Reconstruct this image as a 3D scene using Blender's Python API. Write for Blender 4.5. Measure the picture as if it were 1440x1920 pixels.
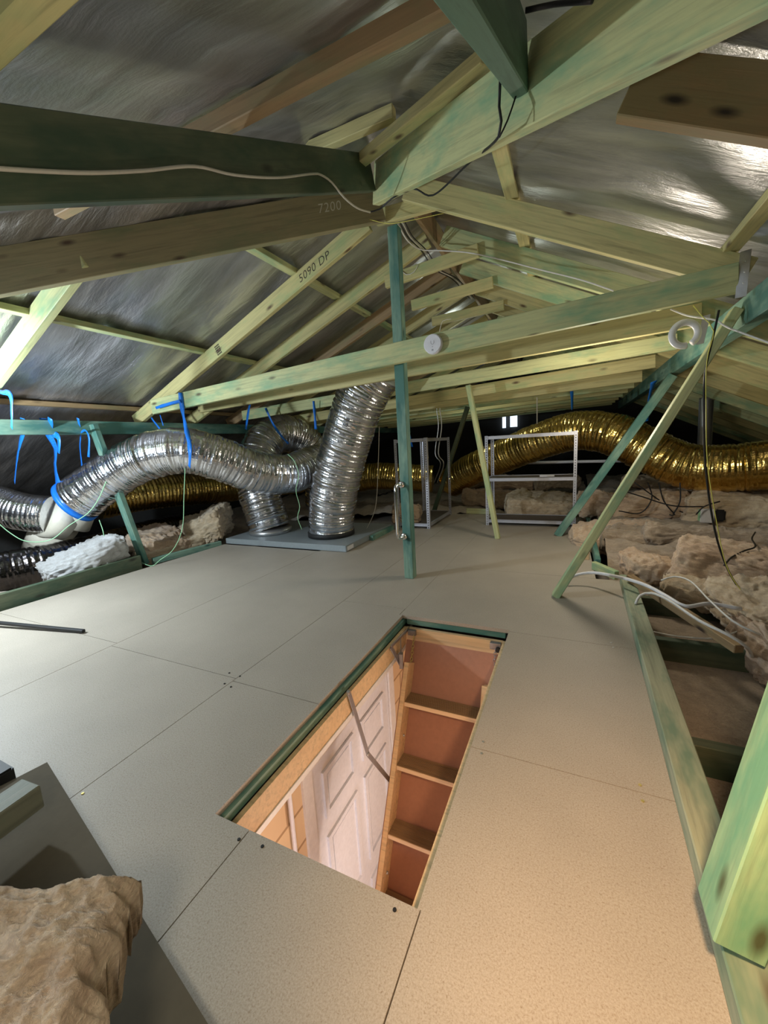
import bpy, bmesh, math, random
from mathutils import Vector, Matrix, noise, Quaternion
from math import sin, cos, pi, radians
random.seed(7)
for o in list(bpy.data.objects): bpy.data.objects.remove(o)
SC = bpy.context.scene
COL = SC.collection

# ------------------------------------------------------------ camera
S_ = 0.6/0.56
F_, YAW, PITCH, ROLL = 750.967, -.4458, -.1657, -.0569
CAM = Vector((.8255*S_, -.6060*S_, .9205*S_))
fw = Vector((sin(YAW)*cos(PITCH), cos(YAW)*cos(PITCH), sin(PITCH)))
r0 = Vector((cos(YAW), -sin(YAW), 0)); u0 = r0.cross(fw)
rt = cos(ROLL)*r0 + sin(ROLL)*u0
up = -sin(ROLL)*r0 + cos(ROLL)*u0
cd = bpy.data.cameras.new('camera'); cam = bpy.data.objects.new('camera', cd); COL.objects.link(cam)
cam.matrix_world = Matrix(((rt.x, up.x, -fw.x, CAM.x), (rt.y, up.y, -fw.y, CAM.y), (rt.z, up.z, -fw.z, CAM.z), (0, 0, 0, 1)))
cd.sensor_fit = 'HORIZONTAL'; cd.sensor_width = 36; cd.lens = F_/1440*36; cd.clip_start = .02
SC.camera = cam
# ------------------------------------------------------------ light
SC.view_settings.view_transform = 'Standard'; SC.view_settings.look = 'None'
SC.view_settings.exposure = .22; SC.view_settings.gamma = 1
w = bpy.data.worlds.new('world'); SC.world = w; w.use_nodes = True
w.node_tree.nodes['Background'].inputs[0].default_value = (.8, .85, .8, 1)
w.node_tree.nodes['Background'].inputs[1].default_value = .09
def lamp(name, loc, energy, col, rad=.05, typ='POINT', aim=None, size=60, blend=.5):
    d = bpy.data.lights.new(name, typ); d.energy = energy; d.color = col; d.shadow_soft_size = rad
    o = bpy.data.objects.new(name, d); COL.objects.link(o); o.location = loc
    if typ == 'SPOT': d.spot_size = radians(size); d.spot_blend = blend
    if aim is not None: o.rotation_euler = (Vector(aim)-Vector(loc)).to_track_quat('-Z', 'Y').to_euler()
    return o
lamp('lamp_cold_left', (-2.47, .10, 1.17), 120, (.80, .92, 1), .05)
lamp('lamp_warm_floor', (1.05, -.38, 1.0), 54, (1, .64, .36), .05, 'SPOT', (1.0, .12, 0), 84, 1)
lamp('lamp_near', (.55, -.80, .85), 10, (1, .93, .76), .10)
lamp('fill_far', (1.0, 2.6, 1.15), 20, (1, .88, .70), .12)  # added fill light for the far bay, no lamp stands here
lamp('fill_far_roof', (-.4, 5.0, 1.9), 7, (.9, 1, .85), .1)  # added fill to brighten the far rafters, no source of its own
lamp('lamp_room', (.95, .75, -1.2), 33, (1, .77, .64), .12)
lamp('lamp_room_cool', (.25, -.2, -1.9), 18, (.75, .8, 1), .1)

# ------------------------------------------------------------ helpers
def at(px, py, ax, val):
    d = rt*((px-720)/F_) + up*(-(py-960)/F_) + fw
    i = 'xyz'.index(ax); t = (val-CAM[i])/d[i]
    return CAM + t*d
def path(ax, pts):           # list of (px,py,val)
    return [at(a, b, ax, v) for a, b, v in pts]
def tag(o, label=None, cat=None, group=None, kind=None):
    if label: o['label'] = label
    if cat: o['category'] = cat
    if group: o['group'] = group
    if kind: o['kind'] = kind
    return o
def empty(name, loc, label, cat, group=None):
    o = bpy.data.objects.new(name, None); COL.objects.link(o); o.location = loc; o.empty_display_size = .05
    return tag(o, label, cat, group)
def link(name, bm, mat, parent=None, smooth=False):
    me = bpy.data.meshes.new(name); bmesh.ops.recalc_face_normals(bm, faces=bm.faces); bm.to_mesh(me); bm.free()
    o = bpy.data.objects.new(name, me); COL.objects.link(o)
    for m in (mat if isinstance(mat, (list, tuple)) else [mat]): me.materials.append(m)
    if smooth:
        for p in me.polygons: p.use_smooth = True
    if parent is not None:
        o.parent = parent; o.matrix_parent_inverse = Matrix.Translation(-parent.location)
    return o
def box(bm, lo, hi, mtx=None, mi=0):
    vs = []
    for x in (lo[0], hi[0]):
        for y in (lo[1], hi[1]):
            for z in (lo[2], hi[2]):
                v = Vector((x, y, z)); vs.append(bm.verts.new(mtx @ v if mtx else v))
    for f in ((0,1,3,2),(4,6,7,5),(0,4,5,1),(2,3,7,6),(0,2,6,4),(1,5,7,3)):
        fc = bm.faces.new([vs[i] for i in f]); fc.material_index = mi
    return vs
def struct(name, bm, mat, smooth=False):
    return tag(link(name, bm, mat, None, smooth), kind='structure')
def frame_mtx(p0, p1, upv=Vector((0, 0, 1))):
    p0, p1 = Vector(p0), Vector(p1)
    x = (p1-p0).normalized(); y = Vector(upv).cross(x).normalized(); z = x.cross(y)
    return Matrix(((x.x, y.x, z.x, p0.x), (x.y, y.y, z.y, p0.y), (x.z, y.z, z.z, p0.z), (0, 0, 0, 1)))
def beam(name, label, cat, p0, p1, wd, ht, mat, group=None, anchor='b', upv=(0, 0, 1), parent=None, bev=.003, plumb=0):
    """p0,p1: centre of bottom face ('b'), or of the section ('c')"""
    M = frame_mtx(p0, p1, Vector(upv)); L = (Vector(p1)-Vector(p0)).length
    bm = bmesh.new()
    z0, z1 = (0, ht) if anchor == 'b' else ((-ht/2, ht/2) if anchor == 'c' else (-ht, 0))
    vs = box(bm, (0, -wd/2, z0), (L, wd/2, z1))
    if plumb:
        d = (Vector(p1)-Vector(p0)).normalized(); tn = d.z/max(1e-6, math.hypot(d.x, d.y))
        for v in vs: v.co.x += tn*v.co.z
    bmesh.ops.bevel(bm, geom=list(bm.edges), offset=bev, segments=1, affect='EDGES')
    me = bpy.data.meshes.new(name); bmesh.ops.recalc_face_normals(bm, faces=bm.faces); bm.to_mesh(me); bm.free()
    me.materials.append(mat)
    o = bpy.data.objects.new(name, me); COL.objects.link(o); o.matrix_world = M
    if parent is not None:
        o.parent = parent; o.matrix_parent_inverse = Matrix.Translation(-parent.location)
        if label: o['label'] = label
    else: tag(o, label, cat, group)
    return o
def smooth_path(pts, step=.03):
    pts = [Vector(p) for p in pts]
    if len(pts) < 3:
        n = max(2, int((pts[1]-pts[0]).length/step)); return [pts[0].lerp(pts[1], i/n) for i in range(n+1)]
    P = [2*pts[0]-pts[1]] + pts + [2*pts[-1]-pts[-2]]; out = []
    for i in range(1, len(P)-2):
        a, b, c, d = P[i-1:i+3]; n = max(2, int((c-b).length/step))
        for k in range(n):
            t = k/n
            out.append(.5*((2*b)+(c-a)*t+(2*a-5*b+4*c-d)*t*t+(3*b-a-3*c+d)*t**3))
    out.append(pts[-1]); return out
def tube(bm, pts, rad, n=10, step=.03, cap=True, radf=None, mi=0):
    pp = smooth_path(pts, step)
    t = (pp[1]-pp[0]).normalized(); a = Vector((0, 0, 1)) if abs(t.z) < .9 else Vector((1, 0, 0))
    nrm = t.cross(a).normalized(); rings = []; s = 0
    for i, p in enumerate(pp):
        t2 = (pp[min(i+1, len(pp)-1)]-pp[max(i-1, 0)]).normalized()
        q = t.rotation_difference(t2); nrm = (q @ nrm).normalized(); nrm = (nrm-t2*nrm.dot(t2)).normalized(); t = t2
        bn = t.cross(nrm)
        if i: s += (p-pp[i-1]).length
        ring = []
        for k in range(n):
            an = 2*pi*k/n; rr = rad if radf is None else radf(s, an, p)
            ring.append(bm.verts.new(p+rr*(cos(an)*nrm+sin(an)*bn)))
        rings.append(ring)
    for i in range(len(rings)-1):
        for k in range(n):
            f = bm.faces.new((rings[i][k], rings[i][(k+1) % n], rings[i+1][(k+1) % n], rings[i+1][k])); f.material_index = mi
    if cap:
        bm.faces.new(rings[0][::-1]).material_index = mi; bm.faces.new(rings[-1]).material_index = mi
def cable(name, label, cat, pts, rad, mat, parent=None, group=None, n=8, step=.03):
    bm = bmesh.new(); tube(bm, pts, rad, n, step)
    o = link(name, bm, mat, parent, True)
    if parent is None: tag(o, label, cat, group)
    elif label: o['label'] = label
    return o
def ribbon(name, label, pts, wd, mat, parent=None, wdir=None, group=None, cat='strap'):
    pp = smooth_path(pts, .02); bm = bmesh.new(); rows = []
    for i, p in enumerate(pp):
        t = (pp[min(i+1, len(pp)-1)]-pp[max(i-1, 0)]).normalized()
        wv = Vector(wdir) if wdir else t.cross(CAM*0+Vector((.45, -.85, .1))).normalized()
        tw = .5*sin(i*.21+p.x*9); nn = t.cross(wv).normalized(); wv = (wv*cos(tw)+nn*sin(tw)).normalized()
        nn = t.cross(wv).normalized()
        ww = wd*(.85+.3*noise.noise(p*14))
        rows.append([bm.verts.new(p+wv*ww/2+nn*.0006), bm.verts.new(p-wv*ww/2+nn*.0006), bm.verts.new(p-wv*ww/2-nn*.0006), bm.verts.new(p+wv*ww/2-nn*.0006)])
    for a, b in zip(rows, rows[1:]):
        for k in range(4): bm.faces.new((a[k], a[(k+1) % 4], b[(k+1) % 4], b[k]))
    bm.faces.new(rows[0]); bm.faces.new(rows[-1])
    o = link(name, bm, mat, parent, True)
    if parent is None: tag(o, label, cat, group)
    return o
# ------------------------------------------------------------ materials
def nt(name):
    m = bpy.data.materials.new(name); m.use_nodes = True; N = m.node_tree.nodes; L = m.node_tree.links
    return m, N, L, N['Principled BSDF']
def ramp(N, stops):
    r = N.new('ShaderNodeValToRGB')
    while len(r.color_ramp.elements) < len(stops): r.color_ramp.elements.new(.5)
    for e, (p, c) in zip(r.color_ramp.elements, stops): e.position = p; e.color = (*c, 1)
    return r
def objco(N, L, scale, rnd=True):
    tc = N.new('ShaderNodeTexCoord'); mp = N.new('ShaderNodeMapping'); mp.inputs['Scale'].default_value = scale
    L.new(tc.outputs['Object'], mp.inputs['Vector'])
    if rnd:
        oi = N.new('ShaderNodeObjectInfo'); mu = N.new('ShaderNodeMath'); mu.operation = 'MULTIPLY'; mu.inputs[1].default_value = 37
        cx = N.new('ShaderNodeCombineXYZ'); L.new(oi.outputs['Random'], mu.inputs[0])
        for i in range(3): L.new(mu.outputs[0], cx.inputs[i])
        L.new(cx.outputs[0], mp.inputs['Location'])
    return mp
def tex(N, L, mp, scale, detail=4, rough=.6, dist=0):
    n = N.new('ShaderNodeTexNoise'); n.inputs['Scale'].default_value = scale; n.inputs['Detail'].default_value = detail
    n.inputs['Roughness'].default_value = rough; n.inputs['Distortion'].default_value = dist
    L.new(mp.outputs[0], n.inputs['Vector']); return n
def mix(N, L, a, b, fac, mode='MIX'):
    m = N.new('ShaderNodeMix'); m.data_type = 'RGBA'; m.blend_type = mode
    for s, i in ((a, 6), (b, 7), (fac, 0)):
        if hasattr(s, 'links'): L.new(s, m.inputs[i])
        elif i == 0: m.inputs[0].default_value = s
        else: m.inputs[i].default_value = (*s, 1)
    return m.outputs[2]
def bump(N, L, P, h, st, dist=.01):
    b = N.new('ShaderNodeBump'); b.inputs['Strength'].default_value = st; b.inputs['Distance'].default_value = dist
    L.new(h, b.inputs['Height']); L.new(b.outputs[0], P.inputs['Normal'])
def timber(name, pale, green, dark, glo=.45, ghi=.62, knots=True):
    m, N, L, P = nt(name)
    grain = tex(N, L, objco(N, L, (1.2, 26, 26)), 2.2, 5, .65, .6)
    r1 = ramp(N, [(.3, tuple(c*.72 for c in pale)), (.5, pale), (.75, tuple(min(1, c*1.12) for c in pale))]); L.new(grain.outputs[0], r1.inputs[0])
    blot = tex(N, L, objco(N, L, (1.6, 5, 5)), 1.6, 4, .65)
    r2 = ramp(N, [(glo, (0, 0, 0)), (ghi, (1, 1, 1))]); L.new(blot.outputs[0], r2.inputs[0])
    c = mix(N, L, r1.outputs[0], green, r2.outputs[0])
    c = mix(N, L, c, mix(N, L, r1.outputs[0], (1, 1, 1), .35), .35, 'MULTIPLY')
    if knots:
        vo = N.new('ShaderNodeTexVoronoi'); vo.inputs['Scale'].default_value = 1.0; vo.inputs['Randomness'].default_value = 1
        L.new(objco(N, L, (3.2, 9, 9)).outputs[0], vo.inputs['Vector'])
        r3 = ramp(N, [(.05, (1, 1, 1)), (.16, (0, 0, 0))]); L.new(vo.outputs['Distance'], r3.inputs[0])
        c = mix(N, L, c, dark, r3.outputs[0])
    L.new(c, P.inputs['Base Color']); P.inputs['Roughness'].default_value = .62
    bump(N, L, P, grain.outputs[0], .25, .003); return m
T_YEL = timber('treated pine pale', (.64, .58, .29), (.44, .53, .26), (.13, .08, .04), .5, .72)
T_GRN = timber('treated pine green', (.60, .61, .33), (.30, .48, .29), (.12, .10, .05), .46, .66)
T_TEAL = timber('treated pine teal', (.26, .40, .31), (.08, .22, .19), (.03, .10, .09), .36, .58)
T_DARK = timber('treated pine dark and shaded green', (.13, .15, .09), (.06, .10, .06), (.03, .03, .02), .4, .6)
T_BRN = timber('weathered brown pine', (.40, .28, .15), (.30, .27, .14), (.05, .03, .02), .5, .7)
T_PINE = timber('raw pine', (.80, .60, .36), (.72, .50, .28), (.35, .18, .08), .4, .8, False)
T_TREAD = timber('grooved tread pine', (.36, .23, .12), (.28, .17, .09), (.2, .1, .05), .4, .8, False)

def board():
    m, N, L, P = nt('particleboard')
    mp = objco(N, L, (1, 1, 1), False)
    f = tex(N, L, mp, 260, 3, .75); r = ramp(N, [(.28, (.34, .28, .21)), (.5, (.46, .405, .335)), (.72, (.54, .49, .42))]); L.new(f.outputs[0], r.inputs[0])
    b = tex(N, L, mp, 2.2, 5, .6); r2 = ramp(N, [(.3, (.86, .86, .86)), (.7, (1, 1, 1))]); L.new(b.outputs[0], r2.inputs[0])
    fl = tex(N, L, objco(N, L, (1, 1, 1), False), 170, 3, .8); r4 = ramp(N, [(.33, (.76, .70, .62)), (.43, (1, 1, 1)), (.62, (1, 1, 1)), (.7, (1.0, .98, .94))]); L.new(fl.outputs[0], r4.inputs[0])
    c = mix(N, L, r.outputs[0], r2.outputs[0], 1, 'MULTIPLY'); c = mix(N, L, c, r4.outputs[0], 1, 'MULTIPLY')
    L.new(c, P.inputs['Base Color']); P.inputs['Roughness'].default_value = .55; bump(N, L, P, f.outputs[0], .15, .002); return m
M_BOARD = board()
def foil(name, col, rough, sc, wr, bs=.5, metal=.9):
    m, N, L, P = nt(name)
    a = tex(N, L, objco(N, L, sc, False), 1, 6, .58, .25)
    b = tex(N, L, objco(N, L, (140, 140, 140), False), 1, 2, .6)
    ad = N.new('ShaderNodeMath'); ad.operation = 'MULTIPLY_ADD'; ad.inputs[1].default_value = wr
    L.new(b.outputs[0], ad.inputs[0]); L.new(a.outputs[0], ad.inputs[2])
    bump(N, L, P, ad.outputs[0], bs, .05)
    r = ramp(N, [(.36, tuple(c*.55 for c in col)), (.62, col)]); L.new(a.outputs[0], r.inputs[0]); L.new(r.outputs[0], P.inputs['Base Color'])  # ramp paints glossy dark and bright streaks into the foil colour
    P.inputs['Metallic'].default_value = metal; P.inputs['Roughness'].default_value = rough; return m
M_SARK = foil('roof foil', (.66, .66, .69), .34, (1.3, 5.5, 1.5), .03, .45, .85)
def duct_mat(name, col, rough):
    m, N, L, P = nt(name)
    v = N.new('ShaderNodeTexVoronoi'); v.inputs['Scale'].default_value = 30; v.feature = 'F1'
    a = tex(N, L, objco(N, L, (1, 1, 1)), 30, 2, .5, .8); L.new(objco(N, L, (1, 1, 1)).outputs[0], v.inputs['Vector'])
    bump(N, L, P, a.outputs[0], .5, .006)
    L.new(mix(N, L, tuple(c*.6 for c in col), col, a.outputs[0]), P.inputs['Base Color'])  # colour mix paints extra sparkle contrast into the crinkled foil
    P.inputs['Metallic'].default_value = 1; P.inputs['Roughness'].default_value = rough; return m
M_SILV = duct_mat('silver duct foil', (.86, .87, .92), .19)
M_GOLD = duct_mat('gold duct foil', (.98, .70, .22), .17)
M_BLKF = duct_mat('dark duct foil', (.12, .11, .11), .2)
def wool(name, c0, c1, c2):
    m, N, L, P = nt(name)
    a = tex(N, L, objco(N, L, (2.2, 2.2, 16)), 3, 6, .72, 1.6); b = tex(N, L, objco(N, L, (1, 1, 2)), 70, 5, .8, 1.5); g = tex(N, L, objco(N, L, (1, 1, 1)), 3.5, 3, .6)
    r = ramp(N, [(.32, c0), (.5, c1), (.66, c2)]); L.new(a.outputs[0], r.inputs[0])
    r2 = ramp(N, [(.38, tuple(c*.75 for c in c1)), (.6, c2)]); L.new(g.outputs[0], r2.inputs[0])
    c = mix(N, L, r.outputs[0], r2.outputs[0], .45)
    r3 = ramp(N, [(.3, (.55, .5, .46)), (.6, (1, 1, 1))]); L.new(b.outputs[0], r3.inputs[0])
    L.new(mix(N, L, c, r3.outputs[0], .8, 'MULTIPLY'), P.inputs['Base Color'])
    P.inputs['Roughness'].default_value = 1; P.inputs['Specular IOR Level'].default_value = .02
    P.inputs['Sheen Weight'].default_value = .4; P.inputs['Sheen Roughness'].default_value = .5
    ad = N.new('ShaderNodeMath'); ad.operation = 'ADD'; L.new(a.outputs[0], ad.inputs[0]); L.new(b.outputs[0], ad.inputs[1])
    bump(N, L, P, ad.outputs[0], .7, .012); return m
M_WOOL = wool('glasswool tan', (.46, .28, .18), (.70, .49, .33), (.88, .70, .50))
M_WOOLD = wool('glasswool dusty', (.24, .18, .13), (.42, .33, .24), (.62, .50, .37))
M_WOOLG = wool('glasswool grey', (.45, .42, .40), (.6, .6, .6), (.75, .78, .8))
M_WOOLY = wool('glasswool yellow', (.56, .38, .20), (.76, .58, .38), (.92, .80, .60))
def plain(name, col, rough=.5, metal=0, em=None, es=1, trans=0):
    m, N, L, P = nt(name); P.inputs['Base Color'].default_value = (*col, 1); P.inputs['Roughness'].default_value = rough; P.inputs['Metallic'].default_value = metal
    if not em:
        n = tex(N, L, objco(N, L, (1, 1, 1)), 40, 3); L.new(mix(N, L, tuple(c*.85 for c in col), tuple(min(1, c*1.1) for c in col), n.outputs[0]), P.inputs['Base Color'])
    else: P.inputs['Emission Color'].default_value = (*em, 1); P.inputs['Emission Strength'].default_value = es
    return m
M_TRAY = plain('grey sheet metal', (.34, .38, .40), .45, .3)
M_STEEL = plain('galvanised steel', (.62, .62, .62), .35, .9)
M_RACK = plain('rack steel', (.58, .59, .66), .4, .5)
M_RACKD = plain('rack shelf dark', (.10, .08, .07), .6)
M_CHROME = plain('polished stainless', (.85, .85, .85), .12, 1)
M_ZINC = plain('dull zinc arm', (.33, .32, .33), .45, .7)
M_BRASS = plain('brass chain', (.75, .62, .25), .3, .9)
M_WHITE = plain('white plastic', (.82, .82, .86), .4)
M_CREAM = plain('cream moulded plastic', (.66, .62, .52), .5)
M_WCAB = plain('white cable', (.78, .76, .72), .5)
M_GCAB = plain('grey cable', (.60, .56, .48), .5)
M_BCAB = plain('black cable', (.012, .012, .014), .5)
M_YEL = plain('yellow string', (.80, .75, .15), .5)
M_GSTR = plain('green string', (.38, .72, .42), .5)
M_BLUE = plain('blue strap', (.01, .19, .75), .4)
M_BLACK = plain('black', (.015, .015, .016), .6)
M_MASON = plain('brown hardboard', (.42, .20, .13), .6)
M_DOOR = plain('white door paint', (.78, .80, .85), .4)
M_TRIM = plain('white trim paint', (.82, .80, .78), .45)
M_INK = plain('dark ink', (.05, .035, .03), .8)
M_CHALK = plain('chalk', (.62, .60, .5), .9)
M_PLAST = plain('plasterboard paper', (.26, .23, .20), .9)
M_WALLD = plain('dark wall', (.04, .04, .04), .9)
M_LOGO = plain('grey mark', (.42, .42, .46), .5)
def brick():
    m, N, L, P = nt('painted blockwork'); tc = N.new('ShaderNodeTexCoord'); sp = N.new('ShaderNodeSeparateXYZ'); cb = N.new('ShaderNodeCombineXYZ')
    L.new(tc.outputs['Object'], sp.inputs[0]); L.new(sp.outputs[1], cb.inputs[0]); L.new(sp.outputs[2], cb.inputs[1])
    b = N.new('ShaderNodeTexBrick'); b.inputs['Scale'].default_value = 1; b.inputs['Brick Width'].default_value = .39; b.inputs['Row Height'].default_value = .19
    b.inputs['Mortar Size'].default_value = .008; b.inputs['Color1'].default_value = (.74, .55, .33, 1); b.inputs['Color2'].default_value = (.70, .50, .30, 1); b.inputs['Mortar'].default_value = (.42, .27, .14, 1)
    L.new(cb.outputs[0], b.inputs['Vector']); L.new(b.outputs[0], P.inputs['Base Color']); P.inputs['Roughness'].default_value = .8; return m
M_BRICK = brick()

# ------------------------------------------------------------ roof skin: foil draped over the battens
def zL(x): return 2.703+.415*x
def zR(x): return 2.616-.505*x
def zH(y): return 1.855+.52*y
def roof(x, y): return min(zL(x), zR(x), zH(y))
def build_roof():
    bm = bmesh.new(); d = .045; X0, X1, Y0, Y1 = -5.2, 4.9, -2.5, 9.2
    nx, ny = int((X1-X0)/d), int((Y1-Y0)/d); g = []
    for i in range(nx+1):
        row = []
        for j in range(ny+1):
            x = X0+(X1-X0)*i/nx; y = Y0+(Y1-Y0)*j/ny
            l, r, h = zL(x), zR(x), zH(y); z = min(l, r, h)
            if h <= min(l, r): wv = Vector((x*5.5, y*1.3, 0)); ph = (y+.22)/.65
            else: wv = Vector((x*1.1+.9*y, y*5.5, 4)); ph = (x-.05)/1.0
            sag = .028*abs(sin(pi*ph))
            z += -sag*.5+.014*noise.noise(wv)+.008*noise.noise(wv*2.7)+.004*noise.noise(wv*7)+.006
            row.append(bm.verts.new((x, y, z)))
        g.append(row)
    for i in range(nx):
        for j in range(ny): bm.faces.new((g[i][j], g[i+1][j], g[i+1][j+1], g[i][j+1]))
    struct('ceiling', bm, M_SARK, True)
build_roof()
for nm, a, b in (('wall_left', (-5.25, -2.6, -.3), (-5.15, 9.3, 1.0)), ('wall_right', (4.85, -2.6, -.3), (4.95, 9.3, .7)),
                 ('wall_back', (-5.25, 9.1, -.3), (4.95, 9.2, 2.7)), ('wall_front', (-5.25, -2.6, -.3), (4.95, -2.48, .6))):
    bm = bmesh.new(); box(bm, a, b); struct(nm, bm, M_WALLD)
# plasterboard ceiling of the rooms below, with the hatch hole
bm = bmesh.new()
for a, b in (((-5.2, -2.5), (0, 9.1)), ((.6, -2.5), (4.9, 9.1)), ((0, -2.5), (.6, 0)), ((0, 1.377), (.6, 9.1))):
    box(bm, (*a, -.172), (*b, -.158))
struct('ceiling_below', bm, M_PLAST).name = 'ceiling.001'
# ------------------------------------------------------------ particleboard floor sheets
def poly_sheet(pts, z0=-.02, z1=0):
    bm = bmesh.new(); n = len(pts)
    lo = [bm.verts.new((*p, z0)) for p in pts]; hi = [bm.verts.new((*p, z1)) for p in pts]
    bm.faces.new(hi); bm.faces.new(lo[::-1])
    for i in range(n): bm.faces.new((lo[i], lo[(i+1) % n], hi[(i+1) % n], hi[i]))
    return struct('floor', bm, M_BOARD)
g = .0015; HL = 1.377
def edge(x): return -.09-.23*(x+.64)     # near cut edge, slanting
for P in ([(-2.68, .56+g), (-1.354-g, .56+g), (-1.354-g, 2.5), (-2.60, 2.5)],
          [(-2.68, -.55), (-1.354-g, -.55), (-1.354-g, .56-g), (-2.68, .56-g)],
          [(-1.354+g, .53+g), (-.454-g, .53+g), (-.454-g, 3.62), (-.98, 3.62), (-1.354+g, 2.5)],
          [(-1.354+g, -.55), (-.665, -.55), (-.642, -.09), (-.454-g, edge(-.454)), (-.454-g, .53-g), (-1.354+g, .53-g)],
          [(-.454+g, .51+g), (-g, .51+g), (-g, HL-g), (-.022, HL-g), (-.022, 1.46), (-.454+g, 1.46)],
          [(-.454+g, 1.46+2*g), (-.02, 1.46+2*g), (-.02, 3.3), (-.454+g, 3.3)],
          [(-.454+g, edge(-.454)), (.125, edge(.125)), (.125, 0), (0, 0), (0, .51-g), (-.454+g, .51-g)],
          [(.125+2*g, edge(.125)), (.607-g, edge(.607)), (.607-g, 0), (.125+2*g, 0)],
          [(.607+g, edge(.6)-.5), (1.128, -.9), (1.15, .502-g), (.6, .502-g), (.6, 0), (.607+g, 0)],
          [(.6, .502+g), (1.15, .502+g), (1.163, 1.36-g), (.6, 1.36-g)],
          [(.6, 1.36+g), (1.163, 1.36+g), (1.178, 2.33), (-.02+g, 2.33), (-.02+g, HL+.0), (.6, HL)],
          [(-.02+g, 2.33+2*g), (1.04, 2.33+2*g), (1.02, 3.4), (-.02+g, 3.4)],
          [(-.454+g, 3.3+2*g), (-.02, 3.3+2*g), (-.02, 4.65), (-.454+g, 4.65)],
          [(-.02+g, 3.4+2*g), (1.02, 3.4+2*g), (1.0, 4.6), (-.02+g, 4.6)],
          [(-1.0, 3.62+2*g), (-.454-g, 3.62+2*g), (-.454-g, 4.65), (-1.0, 4.65)]):
    poly_sheet(P)
# screws in the sheets
WHO = {(430, 1262): 'topmost of the four left of the hatch', (450, 1268): 'rightmost of the four left of the hatch', (421, 1282): 'leftmost of the four left of the hatch', (433, 1288): 'lowest of the four left of the hatch',
 (448, 1574): 'left of the sheet joint at the near left hatch corner', (492, 1587): 'right of the sheet joint near the near left hatch corner', (740, 1706): 'just below the near edge of the hatch', (155, 1488): 'beside the grey-green ledge on the left',
 (906, 1391): 'right of the hatch, just beyond the sheet joint', (903, 1413): 'right of the hatch, just before the sheet joint', (1200, 1472): 'beside the right kerb, just beyond the sheet joint', (1205, 1502): 'beside the right kerb, just before the sheet joint',
 (1146, 1205): 'by the right kerb near the leaning strut, farther of two', (1150, 1214): 'by the right kerb near the leaning strut, nearer of two'}
SCN = {}
def screw(px, py, mt, wh):
    k = SCN[wh] = SCN.get(wh, -1)+1; nm_ = ['', 'another ', 'a third ', 'a fourth ']
    p = at(px, py, 'z', .0005); bm = bmesh.new()
    bmesh.ops.create_cone(bm, cap_ends=True, segments=12, radius1=.0045, radius2=.004, depth=.002, matrix=Matrix.Translation(p+Vector((0, 0, .0008))))
    tag(link('screw', bm, mt), ('dark' if mt is M_BLACK else 'bright')+' screw head '+WHO[(px, py)], 'screw', 'floor screws '+wh)
for px, py in ((430, 1262), (450, 1268), (421, 1282), (433, 1288)): screw(px, py, M_BLACK, 'around the sheet corner left of the hatch')
for px, py in ((448, 1574), (492, 1587)): screw(px, py, M_BLACK, 'at the near left hatch corner')
screw(740, 1706, M_BLACK, 'just below the near hatch edge')
screw(155, 1488, M_BRASS, 'beside the grey ledge')
for px, py in ((906, 1391), (903, 1413)): screw(px, py, M_STEEL, 'right of the ladder hatch')
for px, py in ((1200, 1472), (1205, 1502)): screw(px, py, M_BRASS, 'near the right kerb at the sheet joint')
for px, py in ((1146, 1205), (1150, 1214)): screw(px, py, M_STEEL, 'beside the right kerb further back')

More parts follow.
